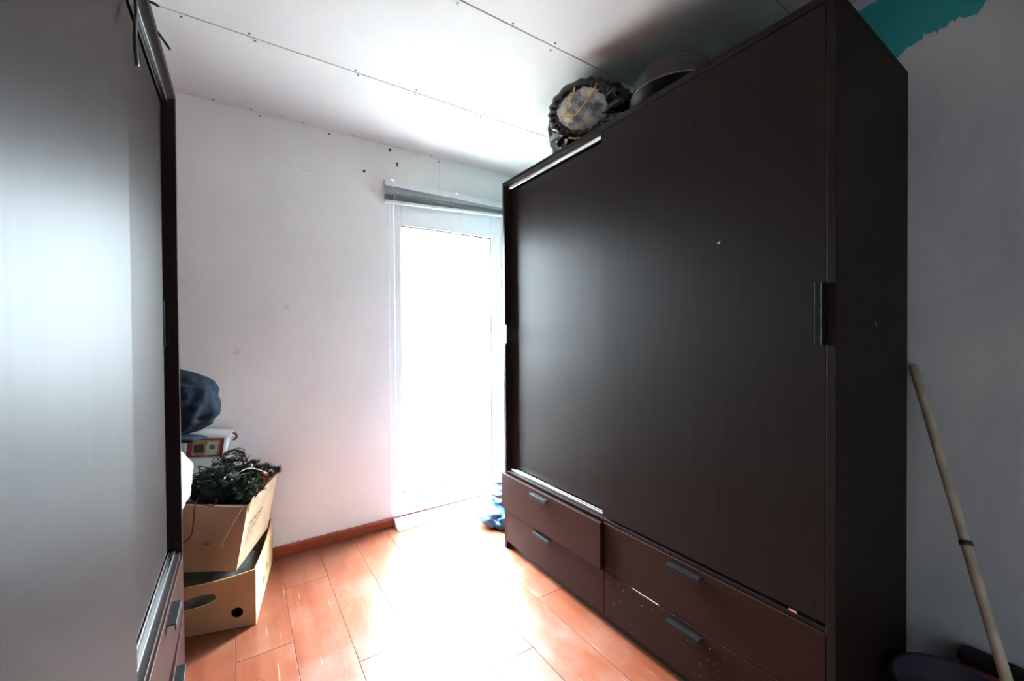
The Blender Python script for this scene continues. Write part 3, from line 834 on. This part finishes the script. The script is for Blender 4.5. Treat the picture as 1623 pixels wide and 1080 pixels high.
for a, b, dx, dy, dz in ((0.9, 0.0, 0.02, 0.03, 0.02), (0.97, 0.02, 0.02, 0.03, -0.005), (0.6, 0.01, 0.02, 0.03, 0.03), (0.35, 0.03, 0.02, -0.02, 0.01), (0.8, 0.1, 0.0, 0.0, 0.06), (0.55, 0.2, 0.02, 0.01, 0.06)):
    c0 = inbox(a, b, 0.012); needle_sprig(bm, st, [c0, c0 + Vector((dx, dy, dz)) * 0.6, c0 + Vector((dx, dy, dz)) * 1.1], 90, 0.018)
tag(finish('needles', bm, M['fir'], gd), kind='stuff')
finish('stems', st, M['cone'], gd)
bm = bmesh.new(); blob(bm, inbox(0.48, 0.5, -0.045) - org, (0.075, 0.135, 0.05), 2, 0.15, 4, 4, None, 0.2); finish('foliage_core', bm, M['fir_dark'], gd, True)
def ball(name, c, r, mat, par):
    bm = bmesh.new(); bmesh.ops.create_uvsphere(bm, u_segments=14, v_segments=10, radius=r)
    for v in bm.verts: v.co *= 1 + 0.05 * noise.noise(v.co * 60)
    return finish(name, bm, mat, par, True, loc=Vector(c) - org)
for c, r, mt in (((0.007, 2.165, 0.524), 0.0115, 'olive'), ((0.014, 2.185, 0.541), 0.0105, 'olive'), ((0.036, 2.205, 0.547), 0.007, 'frost'), ((0.056, 2.20, 0.515), 0.007, 'frost'), ((0.048, 2.21, 0.535), 0.006, 'frost'),
                 ((0.028, 2.19, 0.522), 0.006, 'frost'), ((0.040, 2.19, 0.505), 0.006, 'frost'), ((0.030, 2.25, 0.600), 0.010, 'frost'), ((0.095, 2.31, 0.524), 0.0115, 'berry'), ((0.085, 2.30, 0.535), 0.007, 'berry'),
                 ((-0.016, 2.17, 0.563), 0.007, 'cone'), ((-0.004, 2.18, 0.566), 0.007, 'cone'), ((0.008, 2.19, 0.568), 0.007, 'cone'), ((0.062, 2.24, 0.540), 0.006, 'frost'), ((0.055, 2.26, 0.562), 0.006, 'frost'), ((-0.025, 2.18, 0.567), 0.006, 'cone')):
    ball('berry', c, r, M[mt], gd)
for k in range(2):
    bm = bmesh.new()
    pts = spline([(-0.038, 2.19, 0.570 - 0.006 * k), (-0.005, 2.21, 0.592 - 0.016 * k), (0.030, 2.24, 0.590 - 0.022 * k), (0.070, 2.28, 0.562 - 0.01 * k), (0.103, 2.31, 0.530), (0.112, 2.31, 0.505)], 8)
    tube(bm, [p - org for p in pts], 0.0016, 5); finish('ribbon', bm, M['ribbon'] if k else M['perf'], gd, True)
bm = bmesh.new(); blob(bm, Vector((0.0, 2.125, 0.503)) - org, (0.026, 0.020, 0.010), 12, 0.25, 6, 3, None, 0.25); finish('frosted_cone', bm, M['frost'], gd, True)

# tangled string lights
sl = thing('string_lights', (-0.10, 2.22, 0.50), 'tangled dark green string lights heaped at the wardrobe end of the tipped box', 'lights')
org2 = Vector(sl.location)
bm = bmesh.new(); random.seed(5); bulbs = []
def tangle(c, r, loops, seed):
    pts = []
    for i in range(loops):
        k = i * 0.61 + seed
        an = k * 2.4
        pts.append(Vector(c) + Vector((r[0] * math.cos(an) * random.uniform(0.5, 1), r[1] * math.sin(an * 1.3 + seed) * random.uniform(0.5, 1), r[2] * math.sin(an * 0.7 + 2 * seed) * random.uniform(0.3, 1))))
    return spline(pts, 7)
for k, (c, r, n) in enumerate([((-0.09, 2.22, 0.585), (0.105, 0.12, 0.055), 42), ((-0.05, 2.30, 0.61), (0.085, 0.10, 0.055), 36), ((-0.12, 2.17, 0.57), (0.09, 0.085, 0.05), 36), ((-0.035, 2.30, 0.645), (0.055, 0.07, 0.035), 24)]):
    pts = tangle(c, r, n, k + 1.3)
    tube(bm, [p - org2 for p in pts], 0.0019, 5)
    bulbs += pts[5::16]
# two loose runs hanging down over the carton front
for pts in ([(-0.15, 2.12, 0.545), (-0.16, 2.055, 0.528), (-0.165, 2.042, 0.47), (-0.175, 2.045, 0.41), (-0.21, 2.05, 0.38)], [(-0.20, 2.11, 0.53), (-0.13, 2.05, 0.522), (-0.10, 2.042, 0.515), (-0.09, 2.06, 0.53)]):
    tube(bm, [p - org2 for p in spline(pts, 8)], 0.0019, 5)
finish('wire', bm, M['wire'], sl, True)
bm = bmesh.new(); blob(bm, Vector((-0.095, 2.215, 0.545)) - org2, (0.085, 0.105, 0.065), 7, 0.25, 4, 4, None, 0.2); finish('wire_core', bm, M['wire'], sl, True)
for i, p in enumerate(bulbs[:26]):
    bm = bmesh.new(); tube(bm, [p - org2, p - org2 + Vector((random.gauss(0, 1), random.gauss(0, 1), random.gauss(0, 1))).normalized() * 0.010], 0.0022, 6); finish('bulb', bm, M['bulb'], sl, True)

# plastic tub with a printed label, lying on the heap against the wall
tb = thing('plastic_tub', (-0.13, 2.46, 0.625), 'milky plastic tub with red picture label and maroon handle below the navy fleece', 'tub')
rot = Matrix.Rotation(math.radians(-8), 4, 'Y') @ Matrix.Rotation(math.radians(4), 4, 'Z')
tb.matrix_world = Matrix.Translation((-0.150, 2.45, 0.628)) @ Matrix.Rotation(math.radians(7), 4, 'Y')
bm = bmesh.new()
def rrect(w, d, r, n=5):
    o = []
    for sx_, sy_, a0 in ((1, 1, 0), (-1, 1, 90), (-1, -1, 180), (1, -1, 270)):
        for k in range(n + 1):
            a = math.radians(a0 + 90 * k / n); o.append((sx_ * (w - r) + r * math.cos(a), sy_ * (d - r) + r * math.sin(a)))
    return o
def loft(bm, levels):
    rings = [[bm.verts.new((a, b, z_)) for a, b in rrect(w, d, r)] for w, d, r, z_ in levels]
    for A_, B_ in zip(rings, rings[1:]):
        for k in range(len(A_)): bm.faces.new((A_[k], A_[(k + 1) % len(A_)], B_[(k + 1) % len(A_)], B_[k]))
    bm.faces.new(rings[0][::-1]); bm.faces.new(rings[-1])
loft(bm, [(0.080, 0.055, 0.015, 0), (0.083, 0.058, 0.018, 0.006), (0.092, 0.066, 0.02, 0.10)]); finish('tub_body', bm, M['tub'], tb, True)
bm = bmesh.new(); loft(bm, [(0.094, 0.068, 0.02, 0.1), (0.100, 0.074, 0.022, 0.103), (0.100, 0.074, 0.022, 0.114), (0.094, 0.068, 0.02, 0.118)]); finish('lid', bm, M['tub'], tb, True)
def lab(name, x0, x1, z0, z1, off, mat):
    bm = bmesh.new()
    yb = lambda z_: -(0.058 + 0.008 * (z_ - 0.006) / 0.094) - off
    f = bm.faces.new([bm.verts.new(p) for p in ((x0, yb(z0), z0), (x1, yb(z0), z0), (x1, yb(z1), z1), (x0, yb(z1), z1))])
    bmesh.ops.solidify(bm, geom=[f], thickness=0.0008); return finish(name, bm, mat, tb)
lab('label', -0.07, 0.068, 0.008, 0.096, 0.001, M['tub_red'])
lab('label_picture', -0.05, 0.054, 0.016, 0.088, 0.002, M['tub_gold'])
lab('label_picture', 0.004, 0.046, 0.026, 0.080, 0.003, M['perf'])
bm = bmesh.new(); bmesh.ops.create_cone(bm, cap_ends=True, segments=16, radius1=0.011, radius2=0.011, depth=0.0012, matrix=Matrix.Translation((0.024, -0.067, 0.056)) @ Matrix.Rotation(math.radians(90), 4, 'X')); finish('label_picture', bm, M['tub_dark'], tb)
lab('label_picture', -0.045, -0.006, 0.03, 0.07, 0.003, M['tub_dark'])
lab('label_strip', 0.0, 0.045, 0.0175, 0.025, 0.0035, M['paper'])
bm = bmesh.new(); tube(bm, spline([(0.098, -0.05, 0.118), (0.112, -0.05, 0.112), (0.116, -0.05, 0.095), (0.104, -0.05, 0.082)], 5), 0.005, 6); finish('handle', bm, M['tub_clip'], tb, True)

# stacked things behind the wardrobe end: a plain box, white sack, navy fleece
bx = thing('storage_box', (-0.60, 2.20, 0), 'closed brown carton on the floor behind the left wardrobe, under the white sack', 'box')
bm = bmesh.new(); box(bm, -0.22, 0.20, -0.28, 0.30, 0.0, 0.46, 0.004); finish('carton_body', bm, M['card2'], bx)
bm = bmesh.new(); box(bm, -0.03, 0.03, -0.281, 0.301, 0.459, 0.4615); finish('packing_tape', bm, M['card'], bx)
bm = bmesh.new()
blob(bm, (-0.410, 2.10, 0.625), (0.236, 0.19, 0.185), 4, 0.07, 2.2, 5, 0.462, 0.06, 0.85)
tag(finish('plastic_sack', bm, M['sack'], None, True), 'bulging white plastic sack behind the left wardrobe, under the navy fleece', 'sack')

# navy fleece, folded: thick layers with a drooping front corner
fb = thing('fleece_blanket', (-0.35, 2.2, 0.80), 'folded navy fleece blanket on top of the heap beside the left wardrobe', 'blanket')
org = Vector(fb.location)
def cloth_layer(top, th_, seed, name):
    """top: 4 corners ccw; a thick soft slab with rounded edges and ripples."""
    n = 18; bm = bmesh.new()
    P_ = [Vector(p) for p in top]
    g = [[None] * (n + 1) for _ in range(n + 1)]; h = [[None] * (n + 1) for _ in range(n + 1)]
    for i in range(n + 1):
        for j in range(n + 1):
            u, v = i / n, j / n
            p = (P_[0] * (1 - u) + P_[1] * u) * (1 - v) + (P_[3] * (1 - u) + P_[2] * u) * v
            e = min(u, 1 - u, v, 1 - v); k = min(1, e / 0.16); rnd = math.sqrt(max(0, 1 - (1 - k) ** 2))
            p = p + Vector((0, 0, 0.012 * noise.noise(p * 9 + Vector((seed, 0, 0)))))
            g[i][j] = bm.verts.new(p - org + Vector((0, 0, th_ / 2 * rnd))); h[i][j] = bm.verts.new(p - org - Vector((0, 0, th_ / 2 * rnd)))
    for i in range(n):
        for j in range(n):
            bm.faces.new((g[i][j], g[i + 1][j], g[i + 1][j + 1], g[i][j + 1])); bm.faces.new((h[i][j], h[i][j + 1], h[i + 1][j + 1], h[i + 1][j]))
    bmesh.ops.remove_doubles(bm, verts=bm.verts[:], dist=0.0004)
    return finish(name, bm, M['navy'], fb, True)
bm = bmesh.new()
blob(bm, Vector((-0.365, 2.20, 0.922)) - org, (0.280, 0.170, 0.150), 6, 0.06, 2.4, 5, None, 0.08, 0.82)
finish('folded_layer', bm, M['navy'], fb, True)
cloth_layer([(-0.50, 1.99, 0.835), (-0.155, 2.03, 0.792), (-0.115, 2.16, 0.772), (-0.48, 2.20, 0.825)], 0.022, 9, 'drooping_corner')

# ------------------------------------------------------------------ blue clothing by the balcony door
def garment(c, r, seed, flat, mat, name, label):
    bm = bmesh.new(); c = Vector(c); blob(bm, (0, 0, 0), r, seed, 0.25, 3.2, 4, flat, 0.28)
    tag(finish(name, bm, mat, None, True, loc=c), label, 'clothing', 'blue clothes by the door')
garment((1.43, 2.22, 0.05), (0.17, 0.15, 0.062), 11, -0.048, M['blue_cloth'], 'denim_garment', 'darker blue denim garment on the floor under the pale blue clothes by the door')
garment((1.46, 2.27, 0.165), (0.135, 0.12, 0.060), 14, None, M['pale_blue'], 'folded_shirt', 'pale blue garment in the middle of the clothes pile by the door')
garment((1.47, 2.26, 0.252), (0.12, 0.10, 0.036), 17, None, M['pale_blue'], 'folded_shirt', 'topmost pale blue garment of the clothes pile behind the brown wardrobe')

# ------------------------------------------------------------------ right corner: pole, tub, red box
ml = thing('broom_pole', (1.345, 0.05, 0), 'bare wooden broom pole with a dark tape ring leaning against the grey wall', 'pole')
org = Vector(ml.location)
pa, pb = Vector((1.310, 0.028, 0.008)), Vector((1.847, 0.386, 1.088))
bm = bmesh.new(); tube(bm, [(pa.lerp(pb, k / 12) - org) for k in range(13)], 0.0112, 14); finish('pole_shaft', bm, M['mop'], ml, True)
tt = (0.627 - pa.z) / (pb.z - pa.z)
bm = bmesh.new(); tube(bm, [pa.lerp(pb, tt - 0.005) - org, pa.lerp(pb, tt + 0.005) - org], 0.0135, 14); finish('tape_ring', bm, M['tape'], ml, True)

bk = thing('laundry_basin', (1.575, 0.245, 0), 'dark violet plastic basin on the floor between wardrobe side and pole', 'basin')
bm = bmesh.new()
prof = [(0.001, 0.0), (0.115, 0.0), (0.13, 0.02), (0.160, 0.235), (0.172, 0.245), (0.176, 0.236), (0.179, 0.236), (0.175, 0.252), (0.157, 0.250), (0.126, 0.03), (0.001, 0.012)]
lathe(bm, [(a * 0.84, b * 0.95) for a, b in prof], 40, sx=0.95, sy=0.88); finish('basin_body', bm, M['purple'], bk, True)
for k in (-1, 1):
    bm = bmesh.new(); tube(bm, spline([(0.05 * k + 0.01, -0.122, 0.226), (0.05 * k, -0.136, 0.216), (0.0, -0.140, 0.212)], 5), 0.005, 6); finish('handle', bm, M['purple'], bk, True)

rc = thing('red_case', (1.812, 0.05, 0), 'flat deep red case with thick black top edge standing against the grey wall', 'case')
bm = bmesh.new()
loft(bm, [(0.034, 0.212, 0.02, 0.001), (0.036, 0.218, 0.02, 0.218)]); finish('case_body', bm, M['red_dark'], rc, True)
bm = bmesh.new(); loft(bm, [(0.038, 0.222, 0.02, 0.213), (0.040, 0.226, 0.02, 0.217), (0.040, 0.226, 0.02, 0.229), (0.034, 0.220, 0.02, 0.235)]); finish('rim', bm, M['black_plastic'], rc, True)

# a scratch on the wardrobe side
bm = bmesh.new(); tube(bm, [(0.286, 0.0, 1.229), (0.294, 0.0, 1.222), (0.300, 0.0, 1.217)], 0.0009, 4); finish('scratch', bm, M['slat_head'], rw)
